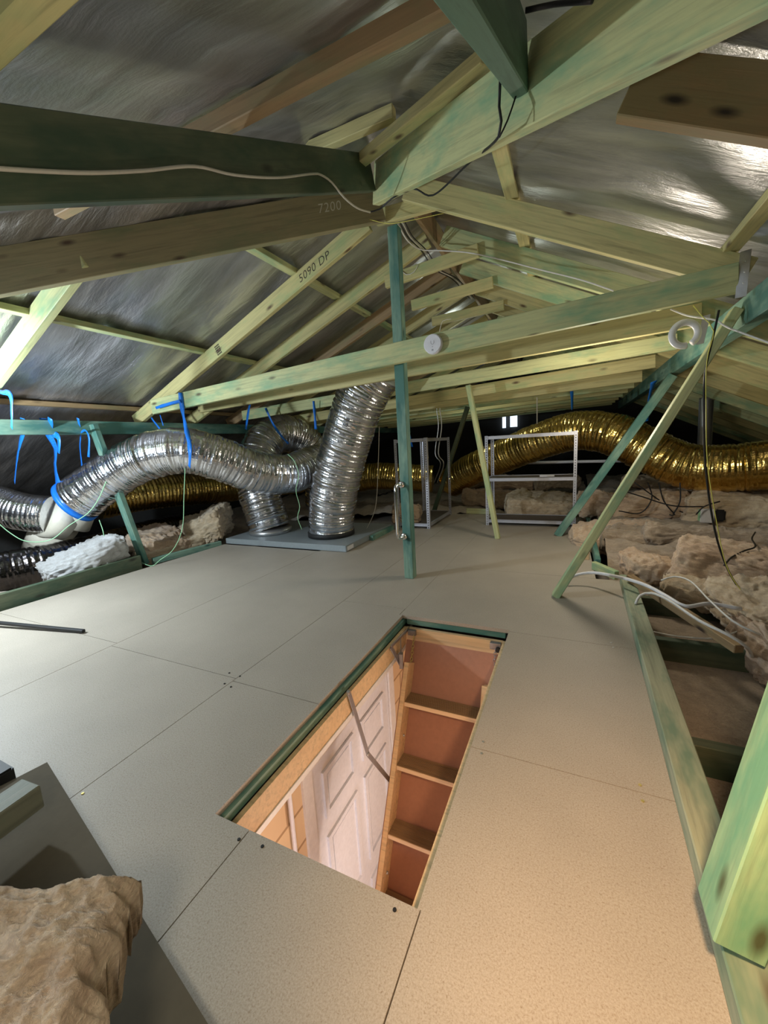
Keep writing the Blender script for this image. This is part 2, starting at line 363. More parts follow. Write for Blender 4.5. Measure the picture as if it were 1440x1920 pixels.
# ------------------------------------------------------------ hatch: lining, ladder, room below
def hatch():
    # teal trimmer joists around the opening
    for nm, lab, a, b in (('joist', 'teal trimmer joist along the left side of the ladder hatch', (-.005, -.04, -.056), (-.005, 1.42, -.056)),
                          ('joist', 'teal trimmer joist across the far end of the ladder hatch', (.02, 1.40, -.056), (.58, 1.40, -.056)),
                          ('joist', 'trimmer joist along the right side of the ladder hatch', (.617, -.04, -.056), (.617, 1.42, -.056)),
                          ('joist', 'trimmer joist across the near end of the ladder hatch', (.02, -.02, -.056), (.58, -.02, -.056))):
        beam(nm, lab, 'joist', a, b, .035, .035, T_TEAL)
    t = empty('hatch_lining', (.3, .68, -.27), 'raw pine box frame with white trim lining the ladder hatch', 'hatch frame')
    def bx(nm, a, b, m):
        bm = bmesh.new(); box(bm, a, b); return link(nm, bm, m, t)
    bx('side_board', (.014, .0, -.15), (.032, 1.36, -.058), T_PINE)
    bx('side_board', (.57, .0, -.15), (.588, 1.36, -.058), T_PINE)
    bx('end_board', (.032, 1.345, -.15), (.57, 1.365, -.058), T_PINE)
    bx('end_board', (.032, .0, -.15), (.57, .02, -.058), T_PINE)
    bx('trim_strip', (-.02, .0, -.172), (.036, 1.36, -.1505), M_TRIM)
    bx('trim_strip', (.566, .0, -.172), (.62, 1.36, -.1505), M_TRIM)
    # folding ladder and its door panel
    y0, z0 = 1.275, -.155; dv = Vector((0, -.465, -.885)).normalized(); nv = Vector((0, -dv.z, dv.y)); nv = Vector((0, -.885, .465)).normalized()
    ld = empty('loft_ladder', (.3, y0, z0), 'raw pine folding ladder with brown backing panel going down the hatch', 'ladder')
    def slab(nm, x0, x1, s0, s1, n0, n1, m, lab=None):
        M = Matrix(((1, 0, 0, 0), (0, dv.y, nv.y, y0), (0, dv.z, nv.z, z0), (0, 0, 0, 1)))
        bm = bmesh.new(); box(bm, (x0, s0, n0), (x1, s1, n1), M)
        o = link(nm, bm, m, ld)
        if lab: o['label'] = lab
        return o
    slab('panel', .045, .56, -.055, 1.35, -.03, -.012, M_MASON, 'brown hardboard backing panel')
    slab('panel', .045, .56, 1.37, 2.1, -.03, -.012, M_MASON, 'lower brown hardboard backing panel')
    for x in (.085, .50):
        slab('stile', x, x+.024, .06 if x < .3 else .10, 2.5, -.010, .085, T_PINE)
        bm = bmesh.new(); p = Vector((x+.012, y0, z0))+dv*.055+nv*.035
    def tread(z):
        s = (z-z0)/dv.z; yf = y0+dv.y*s
        bm = bmesh.new(); 
        yy0 = yf-.085; yy1 = yf+.005
        box(bm, (.1095, yy0, z-.02), (.4995, yy1, z))
        for k in range(9): box(bm, (.1095, yy0+.012+k*.008, z), (.4995, yy0+.016+k*.008, z+.0022))
        o = link('tread', bm, T_TREAD, ld)
        bm = bmesh.new(); box(bm, (.1095, yy0-.004, z-.021), (.4995, yy0-.0005, z+.001)); q = link('nosing', bm, T_PINE, o)
    for i in range(8): tread(-.345-.262*i)
    for x in (.112, .488):
        for s in (.42, 1.02):
            p = Vector((x, y0, z0))+dv*s+nv*.03
            bm = bmesh.new(); bmesh.ops.create_uvsphere(bm, u_segments=10, v_segments=6, radius=.007, matrix=Matrix.Translation(p)); link('bolt', bm, M_STEEL, ld, True)
    # top bar between brackets
    cable('hinge_bar', None, None, [(.05, 1.29, -.20), (.56, 1.29, -.20)], .008, M_STEEL, ld)
    # left arms
    def bar(nm, p0, p1, w, h, m=M_ZINC, par=ld): return beam(nm, None, None, p0, p1, w, h, m, anchor='c', parent=par, bev=.001, upv=(0, 0, 1))
    a0 = at(654, 1298, 'x', .045); a1 = at(690, 1414, 'x', .055); a2 = at(733, 1466, 'x', .062)
    bar('folding_arm', a0, a1, .004, .022); bar('folding_arm', a1, a2, .004, .022)
    for p in (a0, a1, a2):
        bm = bmesh.new(); bmesh.ops.create_cone(bm, cap_ends=True, segments=14, radius1=.01, radius2=.008, depth=.012, matrix=Matrix.Translation(p) @ Matrix.Rotation(pi/2, 4, 'Y')); link('pivot', bm, M_STEEL, ld)
    b0 = at(773, 1172, 'x', .045); b1 = at(733, 1213, 'x', .045); b2 = at(752, 1248, 'x', .055)
    bar('bracket_arm', b0, b1, .005, .018); bar('bracket_arm', b1, b2, .005, .022)
    bar('bracket_arm', at(751, 1190, 'x', .042), at(752, 1245, 'x', .05), .005, .014)
    bar('bracket_plate', at(752, 1225, 'x', .06), at(753, 1252, 'x', .064), .02, .035)
    bar('bracket_plate', (.05, 1.33, -.075), (.095, 1.33, -.075), .02, .03)
    bar('bracket_plate', (.51, 1.33, -.075), (.565, 1.33, -.075), .025, .035)
    # spring
    bm = bmesh.new(); pa = Vector((.068, 1.19, -.42)); pb = Vector((.072, .93, -.88)); n = 44; pts = []
    ax = (pb-pa).normalized(); e1 = ax.cross(Vector((1, 0, 0))).normalized(); e2 = ax.cross(e1)
    for i in range(n*6+1):
        t_ = i/(n*6); a = 2*pi*i/6; pts.append(pa.lerp(pb, t_)+.007*(cos(a)*e1+sin(a)*e2))
    tube(bm, pts, .0018, 5, .05); link('spring', bm, M_ZINC, ld, True)
    # chains
    def chain(p, q, m, lab):
        n = int((Vector(q)-Vector(p)).length/.017); bm = bmesh.new(); ax = (Vector(q)-Vector(p)).normalized()
        for i in range(n):
            c = Vector(p)+ax*(.017*i+.008); s = Vector((1, 0, 0)) if i % 2 else Vector((0, 1, 0)); s = (s-ax*s.dot(ax)).normalized()
            pts = [c+ax*.012*cos(a)+s*.0065*sin(a) for a in [2*pi*k/10 for k in range(11)]]
            tube(bm, pts, .0018, 5, .05, False)
        o = link('chain', bm, m, ld, True); o['label'] = lab
    chain((.088, 1.318, -.085), (.10, 1.215, -.225), M_BRASS, 'brass chain at the top of the left stile')
    chain((.54, 1.31, -.085), (.535, 1.27, -.24), M_ZINC, 'dull chain at the far right corner')
    bm = bmesh.new()
    bmesh.ops.create_cone(bm, cap_ends=True, segments=16, radius1=.012, radius2=.012, depth=.02, matrix=Matrix.Translation((.552, 1.31, -.085)) @ Matrix.Rotation(pi/2, 4, 'X'))
    link('pivot', bm, M_BLACK, ld)
hatch()
def room():
    WX = -.30; FZ = -2.65
    bm = bmesh.new(); box(bm, (WX-.1, -.9, FZ), (WX, .70, -.175)); box(bm, (WX-.1, 1.80, FZ), (WX, 3.2, -.175)); box(bm, (WX-.1, .70, -.56), (WX, 1.80, -.175)); struct('wall_left', bm, M_BRICK)
    for nm, a, b in (('wall_right', (1.6, -.9, FZ), (1.7, 3.2, -.175)), ('wall_back', (WX, 3.2, FZ), (1.7, 3.3, -.175)), ('wall_front', (WX, -1, FZ), (1.7, -.9, -.175))):
        bm = bmesh.new(); box(bm, a, b); struct(nm, bm, M_BRICK)
    bm = bmesh.new(); box(bm, (WX-.1, -1, FZ-.05), (1.7, 3.3, FZ)); struct('floor', bm, plain('pale hall floor', (.62, .62, .66), .4))
    # architrave
    bm = bmesh.new(); box(bm, (WX, .70, FZ), (WX+.015, .775, -.55)); box(bm, (WX, 1.725, FZ), (WX+.015, 1.80, -.55)); box(bm, (WX, .775, -.62), (WX+.015, 1.725, -.55)); struct('trim_1', bm, M_TRIM)
    d = bpy.data.objects.new('door_1', None); COL.objects.link(d); d.location = (WX, 1.25, FZ); tag(d, kind='structure')
    bm = bmesh.new(); box(bm, (WX-.035, .775, FZ+.005), (WX-.002, 1.725, -.62)); link('door_leaf', bm, M_DOOR, d)
    for y0, y1 in ((.87, 1.20), (1.30, 1.63)):
        for z0, z1 in ((-1.0, -.72), (-1.75, -1.12), (-2.5, -1.9)):
            bm = bmesh.new(); w_ = .03
            for a, b in (((y0, z0), (y1, z0+w_)), ((y0, z1-w_), (y1, z1)), ((y0, z0+w_), (y0+w_, z1-w_)), ((y1-w_, z0+w_), (y1, z1-w_))):
                box(bm, (WX-.002, a[0], a[1]), (WX+.012, b[0], b[1]))
            box(bm, (WX-.002, y0+.05, z0+.05), (WX+.004, y1-.05, z1-.05))
            link('door_panel', bm, M_DOOR, d)
    bm = bmesh.new(); tube(bm, [(WX+.014, .60, -.3), (WX+.014, .60, -1.05)], .011, 10); tube(bm, [(WX+.014, .60, -1.05), (WX+.014, .60, -1.2)], .014, 10)
    tag(link('conduit', bm, M_WHITE, None, True), 'white conduit down the blockwork wall beside the white door', 'conduit')
room()

# ------------------------------------------------------------ main roof timbers
ROOFG = 'rafters of the long roof'
def bL(x): return 2.513+.408*x
def bR(x): return 2.411-.505*x
# node and hips
beam('hip_rafter', 'wide pale hip board rising from upper right into the ridge joint', 'rafter', (-.20, 1.75, 2.382), (2.25, -.70, 1.117), .045, .20, T_GRN)
beam('hip_rafter', 'long brown-green hip beam running left from the top of the teal post', 'rafter', (-.225, 1.93, 2.378), (-3.2, -1.05, 1.20), .045, .20, timber('hip brown', (.34, .30, .17), (.24, .26, .14), (.08, .05, .03), .5, .7))
beam('crown_rafter', 'shade-darkened green overhead beam at upper left with a cable along it', 'rafter', (-.185, 1.68, 2.415), (-.185, -1.6, .78), .045, .165, T_DARK)  # facing side is in shade; that shade is put into the dark timber colour
beam('creeper_rafter', 'dark green short rafter jutting down at the top of the photo', 'rafter', (.722, .80, 1.985), (.722, -1.4, .88), .045, .15, timber('creeper green', (.12, .24, .17), (.07, .17, .12), (.03, .05, .03)))
beam('creeper_rafter', 'brown knotty rafter at the upper right running off the right edge', 'rafter', (.98, .93, bR(.98)), (3.2, .93, bR(3.2)), .045, .16, timber('knotty brown', (.34, .22, .10), (.28, .22, .10), (.03, .02, .01)))
beam('creeper_rafter', 'pale green rafter at the far left edge behind the brown hip beam', 'rafter', (-1.37, .75, bL(-1.37)+.01), (-4.4, .75, bL(-4.4)), .045, .13, T_GRN)
beam('ridge_board', 'dark ridge board receding behind the teal post top', 'beam', (-.10, 2.0, 2.47), (-.10, 9.0, 2.47), .03, .16, T_BRN)
# rafters
ys = [1.97, 2.57, 3.15, 3.75, 4.35, 4.95, 5.55, 6.15, 6.75, 7.35, 7.95]
ordw = ['nearest', 'second', 'third', 'fourth', 'fifth', 'sixth', 'seventh', 'eighth', 'ninth', 'tenth', 'eleventh']
for i, y in enumerate(ys):
    mt = [T_YEL, T_YEL, T_BRN, T_YEL][i % 4]
    x1 = -.34 if i == 0 else -.13
    o = beam('rafter', 'pale rafter with handwriting and a grade stamp, nearest on the left slope' if i == 0 else f'sloping left-hand rafter, {ordw[i]} one back from the handwritten one', 'rafter',
         (-2.98, y, bL(-2.98)), (x1, y, bL(x1)), .04, .115, mt, ROOFG)
    if i == 0: R1 = o
    xe = 1.575 if i == 0 else 4.6
    x0 = -.06 if i else -.10
    beam('rafter', 'broad pale rafter at right running down to the steel strap' if i == 0 else f'sloping right-hand rafter, {ordw[i]} one back counting the strapped one', 'rafter',
         (x0, y-.04 if i == 0 else y, bR(x0)), (xe, y-.04 if i == 0 else y, bR(xe)), .04, .135, [T_YEL, T_GRN, T_GRN, T_YEL][i % 4], ROOFG)
# ties
tz = [(-2.62, 1.382, 1.565, 1.595), (-2.75, 1.435, 1.57, 1.590), (-2.7, 1.37, 1.56, 1.560), (-2.7, 1.30, 1.52, 1.520)]+[(-2.7, 1.33, 1.5, 1.47)]*7
for i, y in enumerate(ys):
    a, za, b, zb = tz[i]; yy = y-.065 if i == 0 else y-.045
    if i == 0: yy = 1.90
    o = beam('ceiling_tie', 'long greenish tie beam in front of the teal post carrying the round white device' if i == 0 else f'long level tie beam, {ordw[i]} one back behind the one with the white device', 'beam',
             (a, yy, za), (b, yy, zb), .04, .13 if i < 2 else .11, [T_GRN, T_YEL, T_GRN, T_YEL, T_YEL][i % 5], 'tie beams across the roof')
    if i == 0: T1 = o
# short collars near the ridge
for i, y in enumerate(ys[:6]):
    yy = y+.0 if i == 0 else y-.045
    beam('collar_tie', ['short pale collar tie resting on the teal post top', 'short pale collar tie just right of the teal post', 'short collar tie, third one back under the ridge', 'short collar tie, fourth one back under the ridge', 'short collar tie, fifth one back under the ridge', 'short collar tie, sixth one back under the ridge'][i], 'beam',
         (-.50 if i else -.30, yy, [2.27, 2.22, 2.2, 2.2, 2.2, 2.2][i] if i else 2.39), (.24 if i else .14, yy, [2.27, 2.28, 2.25, 2.23, 2.23, 2.23][i] if i else 2.375), .035, .09, T_YEL, 'collar ties')
# battens on top of the rafters
def batten(lab, p0, p1, w_=.07, h=.036, m=T_GRN): beam('batten', lab, 'batten', p0, p1, w_, h, m, 'roof battens')
def topL(x): return bL(x)+.128
def topR(x): return bR(x)+.152
for x, lab in ((-.98, 'upper batten across the left roof slope'), (-1.98, 'middle batten across the left roof slope'), (-2.94, 'lowest batten across the left roof slope by the foil hem')):
    yh = 2.155+x+.09
    batten(lab, (x, yh, topL(x)), (x, 9, topL(x)), m=T_GRN if x > -2.5 else T_BRN)
for x, lab in ((.55, 'upper batten across the right roof slope'), (1.535, 'lower batten across the right roof slope at the right edge'), (2.5, 'outer batten across the right roof slope')):
    yh = 1.55-x+.04
    batten(lab, (x, yh, topR(x)), (x, 9, topR(x)), m=T_YEL)
for y, lab, m in ((-.19, 'pale batten in the top left corner against the foil', T_YEL), (.56, 'brown batten across the foil above the dark overhead beam', T_BRN), (1.36, 'short batten nearest the ridge joint behind the dark overhead beam', T_YEL)):
    z = 1.775+.52*y; xl = (z-2.62)/.415+(.12 if y < 1 else -.06); xr = (2.53-z)/.505-(.12 if y < 1 else 0)
    beam('batten', lab, 'batten', (xl, y, z), (xr, y, z), .045, .06, m, 'roof battens')
beam('hip_batten', 'pale timber lying above and beside the wide hip board', 'batten', (-.26, 1.60, 2.50), (.60, .93, 2.20), .06, .045, T_YEL)
# purlins
beam('underpurlin', 'teal horizontal beam under the left rafter feet where blue straps hang', 'beam', (-2.88, -.8, 1.205), (-2.88, 9.0, 1.255), .07, .11, T_TEAL)
beam('underpurlin', 'dark teal beam at the right edge propped by leaning struts', 'beam', (1.66, -.2, 1.485), (1.66, 8.2, 1.40), .075, .14, T_TEAL)
# posts and struts
post = beam('post', 'tall upright teal post standing beyond the ladder hatch with steel grab handle', 'post', (-.20, 2.018, 0), (-.20, 2.018, 2.375), .07, .07, T_TEAL, anchor='c', upv=(0, 1, 0))
h = empty('grab_handle', (-.225, 1.95, .5), 'polished steel D-shaped grab handle on the teal post', 'handle')
hp = [(-.243, 1.980, .70), (-.243, 1.935, .70), (-.243, 1.915, .675), (-.243, 1.912, .60), (-.243, 1.912, .41), (-.243, 1.915, .345), (-.243, 1.935, .32), (-.243, 1.980, .32)]
hp = [(-.222+(.0 if i in (0, 7) else -.02), y, z) for i, (x, y, z) in enumerate(hp)]
bm = bmesh.new(); tube(bm, hp, .0115, 14, .01); link('grip', bm, M_CHROME, h, True)
for z in (.70, .32):
    bm = bmesh.new(); bmesh.ops.create_cone(bm, cap_ends=True, segments=20, radius1=.027, radius2=.022, depth=.008, matrix=Matrix.Translation((-.222, 1.978, z)) @ Matrix.Rotation(pi/2, 4, 'X')); link('flange', bm, M_CHROME, h, True)
beam('strut', 'pale green strut leaning right from the floor by the white conduit to the purlin', 'strut', (.80, 1.93, .0), (1.60, 2.02, 1.545), .045, .075, T_GRN, anchor='c', upv=(0, 1, 0))
beam('strut', 'darker green strut behind, leaning right from beside the shelving rack', 'strut', (.755, 3.60, .0), (1.63, 3.60, 1.43), .07, .075, T_TEAL, anchor='c', upv=(0, 1, 0))
beam('strut', 'mottled green strut leaning left in front of the two shelf right rack', 'strut', (.215, 3.36, .0), (-.05, 3.36, 1.51), .045, .07, T_GRN, anchor='c', upv=(0, 1, 0))
beam('strut', 'dim green strut standing behind the left rack', 'strut', (-.90, 4.72, .0), (-.38, 4.72, 1.42), .05, .07, T_DARK, anchor='c', upv=(0, 1, 0))
beam('strut', 'teal strut at left behind the long silver duct', 'strut', (-2.79, 1.70, .0), (-2.83, 1.47, 1.30), .08, .045, T_TEAL, anchor='c', upv=(0, 1, 0))
beam('strut', 'heavy bright green strut close by at the lower right corner', 'strut', (1.163, .15, .072), (1.40, .20, 1.5), .10, .075, timber('bright green', (.44, .62, .36), (.24, .50, .30), (.1, .12, .05)), anchor='c', upv=(1, 0, 0))
# kerbs
beam('kerb', 'rough green timber kerb along the right edge of the floor', 'kerb', (1.166, -.9, -.02), (1.216, 2.30, -.02), .075, .075, timber('rough kerb', (.44, .46, .32), (.20, .30, .21), (.12, .1, .06)))
beam('kerb', 'small green kerb piece crossing at the floor step', 'kerb', (1.165, 2.345, 0), (1.035, 2.55, 0), .035, .06, T_GRN)
beam('kerb', 'thin green kerb beyond the floor step on the right', 'kerb', (1.065, 2.58, -.02), (1.045, 4.6, -.02), .035, .09, T_TEAL)
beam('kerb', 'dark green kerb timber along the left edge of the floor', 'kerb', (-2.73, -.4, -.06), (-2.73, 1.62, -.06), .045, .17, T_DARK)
beam('kerb', 'low teal kerb between the left strut and the grey tray', 'kerb', (-2.76, 1.76, -.02), (-2.64, 2.48, -.02), .045, .06, T_TEAL)
beam('kerb', 'pale green offcut edging the floor at the back between the racks', 'kerb', (-.42, 4.69, 0), (-.05, 4.69, 0), .045, .07, T_GRN)
beam('offcut', 'small upright pine offcut behind the leaning strut', 'offcut', (.995, 2.80, 0), (.995, 2.80, .10), .04, .03, T_PINE, anchor='c', upv=(0, 1, 0))
# joists in the open bay on the right
for k, y in enumerate((-.1, .85, 1.62, 2.2, 3.0, 3.8, 4.6)):
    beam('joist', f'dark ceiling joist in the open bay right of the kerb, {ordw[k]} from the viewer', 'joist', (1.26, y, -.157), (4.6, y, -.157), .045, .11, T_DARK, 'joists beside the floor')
# brackets
t = empty('strap_bracket', (1.59, 1.90, 1.68), 'galvanised steel strap at the lower end of the broad right rafter', 'bracket')
bm = bmesh.new(); M = frame_mtx((1.585, 1.905, 1.775), (1.568, 1.862, 1.56)); box(bm, (0, -.02, -.0015), (.215, .02, .0015), M); link('strap', bm, M_STEEL, t)
for k in (.05, .1, .15):
    bm = bmesh.new(); bmesh.ops.create_uvsphere(bm, u_segments=8, v_segments=6, radius=.005, matrix=Matrix.Translation(M @ Vector((k, .003, -.002)))); link('nail', bm, M_CHROME, t, True)
bm = bmesh.new(); M = frame_mtx((1.545, 2.30, 1.60), (1.515, 2.27, 1.44)); box(bm, (0, -.02, -.0015), (.16, .02, .0015), M)
tag(link('strap_bracket', bm, M_STEEL), 'smaller steel strap above the white ring', 'bracket')
bm = bmesh.new(); p = at(1366, 517, 'y', 1.905); bmesh.ops.create_uvsphere(bm, u_segments=10, v_segments=8, radius=.012, matrix=Matrix.Translation(p) @ Matrix.Diagonal((1, .5, 1.4, 1)))
tag(link('screw', bm, M_WHITE, None, True), 'white plug screw near the end of the broad right rafter', 'screw')
# white ring
bm = bmesh.new(); c = Vector((1.395, 2.02, 1.465)); R = .058
tube(bm, [c+Vector((R*cos(a)*1.0, R*.25*cos(a), R*sin(a))) for a in [2*pi*k/40 for k in range(-6, 32)]], .0165, 12, .006)
tag(link('cable_coil', bm, M_WHITE, None, True), 'white plastic ring hanging where the purlin strut meets the ties', 'ring')
# round device
t = empty('wifi_puck', (.085, 1.865, 1.575), 'round white disc device mounted on the front tie beam', 'device')
c = Vector((.085, 1.878, 1.583)); dv = Vector((0.0, -1, 0))
bm = bmesh.new(); bmesh.ops.create_cone(bm, cap_ends=True, segments=48, radius1=.060, radius2=.057, depth=.03, matrix=Matrix.Translation(c+dv*.013) @ Matrix.Rotation(pi/2, 4, 'X'))
bmesh.ops.bevel(bm, geom=[e for e in bm.edges if len(e.link_faces) == 2 and e.calc_face_angle() > .8], offset=.004, segments=3, affect='EDGES')
link('shell', bm, M_WHITE, t)
bm = bmesh.new(); k = c+Vector((0, -.0288, .008)); tube(bm, [k+Vector((-.009, 0, .010)), k+Vector((-.010, 0, -.001)), k+Vector((-.006, 0, -.009)), k+Vector((0, 0, -.011)), k+Vector((.006, 0, -.009)), k+Vector((.010, 0, -.001)), k+Vector((.009, 0, .010))], .0011, 6, .004); link('logo', bm, M_LOGO, t)
bm = bmesh.new(); box(bm, (c.x-.006, c.y-.029, c.z-.041), (c.x+.005, c.y-.027, c.z-.031)); box(bm, (c.x-.0015, c.y-.029, c.z-.020), (c.x+.0015, c.y-.027, c.z-.014)); link('marking', bm, M_LOGO, t)
# lettering on timbers
def text(s, parent, M, size, mat, name='handwriting', thick=.0003):
    cu = bpy.data.curves.new(name, 'FONT'); cu.body = s; cu.size = size; cu.extrude = thick; cu.shear = .25; cu.space_character = 1.1; cu.offset = -.0006
    tmp = bpy.data.objects.new(name, cu); COL.objects.link(tmp); bpy.context.view_layer.update()
    me = bpy.data.meshes.new_from_object(tmp.evaluated_get(bpy.context.evaluated_depsgraph_get())); bpy.data.objects.remove(tmp)
    me.materials.clear(); me.materials.append(mat)
    o = bpy.data.objects.new(name, me); COL.objects.link(o); o.parent = parent; o.matrix_world = parent.matrix_world @ M if parent else M
    o.matrix_parent_inverse = Matrix.Identity(4); o.matrix_local = M; return o
bpy.context.view_layer.update()
LR = (Vector((-2.98, 0, bL(-2.98)))-Vector((-.34, 0, bL(-.34)))).length
def side(x, z): return Matrix(((1, 0, 0, x), (0, 0, -1, -.0203), (0, 1, 0, z), (0, 0, 0, 1)))
text('5090 DP', R1, side(LR-.62, .03), .075, M_INK)
def stamp(parent, x, z):
    bm = bmesh.new(); random.seed(3)
    for i in range(5):
        for j in range(4):
            if random.random() < .9: box(bm, (x+j*.014, -.0208, z+i*.017), (x+j*.014+.011, -.0200, z+i*.017+.011))
    me = bpy.data.meshes.new('grade_stamp'); bm.to_mesh(me); bm.free(); me.materials.append(M_INK)
    o = bpy.data.objects.new('grade_stamp', me); COL.objects.link(o); o.parent = parent
stamp(R1, 1.28, .012)
hipL = [o for o in bpy.data.objects if o.name == 'hip_rafter.001'][0]
text('7200', hipL, Matrix(((-1, 0, 0, .42), (0, 0, 1, .0228), (0, 1, 0, .10), (0, 0, 0, 1))), .07, M_CHALK, 'chalk_writing')

# ------------------------------------------------------------ ducts
def duct(name, label, pts, rad, mat, pitch=.035, amp=.022, crink=.085, group='flexible ducts', n=56, seed=0):
    bm = bmesh.new(); so = Vector((seed*3.1, seed*7.7, 0))
    def rf(s, an, p):
        tw = s/pitch+.35*noise.noise(p*5)
        c = abs(sin(pi*tw))
        k = noise.noise(p*14+so)+.8*noise.noise(p*34+so)+.5*noise.noise(p*70+so)
        return rad*(1-amp*(1-c)+crink*.5*k)
    tube(bm, pts, rad, n, pitch/4, True, rf)
    return tag(link(name, bm, mat, None, False), label, 'duct', group)
duct('flexible_duct', 'thick silver duct rising from the right of the grey tray behind the tie beam', [(-1.47, 2.93, .10), (-1.41, 2.90, .40), (-1.27, 2.88, .80), (-1.08, 2.86, 1.22), (-.93, 2.84, 1.48), (-.78, 2.84, 1.66)], .245, M_SILV, seed=1)
duct('flexible_duct', 'silver duct looping up and over from the left of the grey tray', [(-2.28, 2.90, .10)]+path('y', [(487, 925, 2.92), (482, 860, 3.05), (515, 815, 3.35), (565, 825, 3.7), (600, 880, 3.9), (605, 950, 4.0)]), .235, M_SILV, seed=2)
hpts = path('y', [(140, 942, 1.42), (190, 905, 1.55), (262, 862, 1.72), (340, 845, 1.90), (410, 860, 2.12), (480, 885, 2.42), (545, 888, 2.78)])+[Vector((-1.78, 3.15, .82)), Vector((-1.7, 3.6, .85))]
duct('flexible_duct', 'long silver duct draped across the left held by a blue strap', hpts, .205, M_SILV, .03, .008, .085, seed=3)
duct('flexible_duct', 'short silver duct entering the cream fitting at the left edge', path('y', [(-60, 925, .95), (-10, 945, 1.05), (45, 960, 1.15), (95, 965, 1.27)]), .165, M_SILV, .03, .03, .05, seed=4)
duct('flexible_duct', 'gold duct lying behind the long silver duct', [(-3.75, 1.9, .56), (-3.62, 2.4, .59), (-3.5, 3.0, .56), (-3.35, 3.7, .52), (-3.1, 4.6, .5)], .20, M_GOLD, .04, .04, .05, seed=5)
duct('flexible_duct', 'gold duct seen between the thick silver duct and the left rack', path('y', [(640, 905, 5.2), (700, 893, 5.3), (760, 895, 5.4), (812, 898, 5.5)]), .22, M_GOLD, .04, .03, .06, seed=6)
duct('flexible_duct', 'long gold duct arching behind the right rack to the right edge', path('y', [(845, 905, 5.6), (885, 880, 5.4), (950, 852, 5.2), (1010, 828, 5.0), (1080, 808, 4.85), (1150, 815, 4.7), (1210, 842, 4.6), (1280, 872, 4.5), (1350, 878, 4.4), (1440, 872, 4.3), (1600, 860, 4.1)]), .235, M_GOLD, .045, .03, .07, seed=7)
duct('flexible_duct', 'dark foil duct low under the cream fitting at left', [(-3.9, .2, .05), (-3.4, .9, .12), (-3.3, 1.5, .12), (-3.6, 2.3, .1), (-3.6, 3.2, .1)], .17, M_BLKF, .04, .03, .08, seed=8)
# straps and cuffs on duct ends
for p, r_, dr in (((-1.47, 2.93, .088), .25, None), ((-2.28, 2.90, .088), .24, None)):
    bm = bmesh.new(); bmesh.ops.create_cone(bm, cap_ends=True, segments=48, radius1=r_, radius2=r_, depth=.05, matrix=Matrix.Translation(p))
    tag(link('duct_collar', bm, M_BLACK if r_ > .245 else M_STEEL, None, True), 'black collar under the thick silver duct' if r_ > .245 else 'metal collar under the looping silver duct', 'collar')
# cream Y fitting
t = empty('duct_junction', tuple(at(90, 985, 'y', 1.32)), 'cream moulded duct junction fitting hanging at the left edge', 'fitting')
def cone(bm, p, q, ra, rb, n=40, thick=.006):
    p, q = Vector(p), Vector(q); M = Matrix.Translation((p+q)/2) @ (q-p).to_track_quat('Z', 'Y').to_matrix().to_4x4()
    bmesh.ops.create_cone(bm, cap_ends=True, segments=n, radius1=ra, radius2=rb, depth=(q-p).length, matrix=M)
a = at(88, 966, 'y', 1.27); b = at(128, 978, 'y', 1.42); c2 = at(70, 1030, 'y', 1.30)
bm = bmesh.new(); cone(bm, a, b, .195, .185); link('branch_collar', bm, M_CREAM, t, True)
bm = bmesh.new(); cone(bm, b, at(150, 945, 'y', 1.50), .185, .15); link('neck', bm, M_CREAM, t, True)
bm = bmesh.new(); cone(bm, at(105, 985, 'y', 1.36), at(78, 1030, 'y', 1.32), .18, .15); link('branch_outlet', bm, M_CREAM, t, True)
# grey tray under ducts
t = empty('duct_tray', (-1.8, 3.0, 0), 'flat grey metal tray on the floor under the two duct ends', 'tray')
bm = bmesh.new(); box(bm, (-2.60, 2.52, .003), (-1.05, 3.58, .062)); bmesh.ops.bevel(bm, geom=list(bm.edges), offset=.004, segments=2, affect='EDGES')
o = link('tray_body', bm, M_TRAY, t)
bm = bmesh.new(); box(bm, (-1.0495, 2.54, .012), (-1.048, 2.66, .052)); link('sticker', bm, M_WHITE, t)
bm = bmesh.new(); box(bm, (-1.045, 3.0, .0), (-1.005, 3.55, .05)); tag(link('batten', bm, T_TEAL), 'short teal timber along the right side of the grey tray', 'batten')

# ------------------------------------------------------------ blue straps
BG = 'blue hanging straps'
def bs(label, pts, wd=.026, more=()):
    t = empty('blue_strap', tuple(pts[0]), label, 'strap', BG)
    ribbon('band', None, pts, wd*1.35, M_BLUE, t)
    for m in more: ribbon('loose_end', None, m, wd, M_BLUE, t)
bs('bright blue strap folded over the pale green rafter at the left edge', path('y', [(-12, 737, .74), (8, 735, .72), (20, 742, .72), (22, 775, .72), (22, 803, .73)]), .03)
bs('blue strap at far left reaching down to the short silver duct', path('y', [(42, 784, 1.0), (44, 808, 1.02), (38, 830, 1.04), (32, 860, 1.08), (27, 905, 1.12)]), .03)
bs('knotted blue strap reaching down to the end of the long silver duct', path('y', [(80, 784, 1.15), (90, 812, 1.2), (103, 840, 1.25), (104, 880, 1.3), (114, 925, 1.34)]), .05, [path('y', [(94, 784, 1.15), (96, 805, 1.18), (100, 815, 1.2)]), path('y', [(100, 813, 1.18), (110, 822, 1.18), (110, 850, 1.18)])])
bs('blue strap with a short curled tail left of the teal strut', path('y', [(146, 784, 1.35), (151, 812, 1.4), (150, 840, 1.45), (155, 885, 1.5)]), .02, [path('y', [(150, 812, 1.38), (160, 807, 1.36), (167, 822, 1.36), (166, 857, 1.36)])])
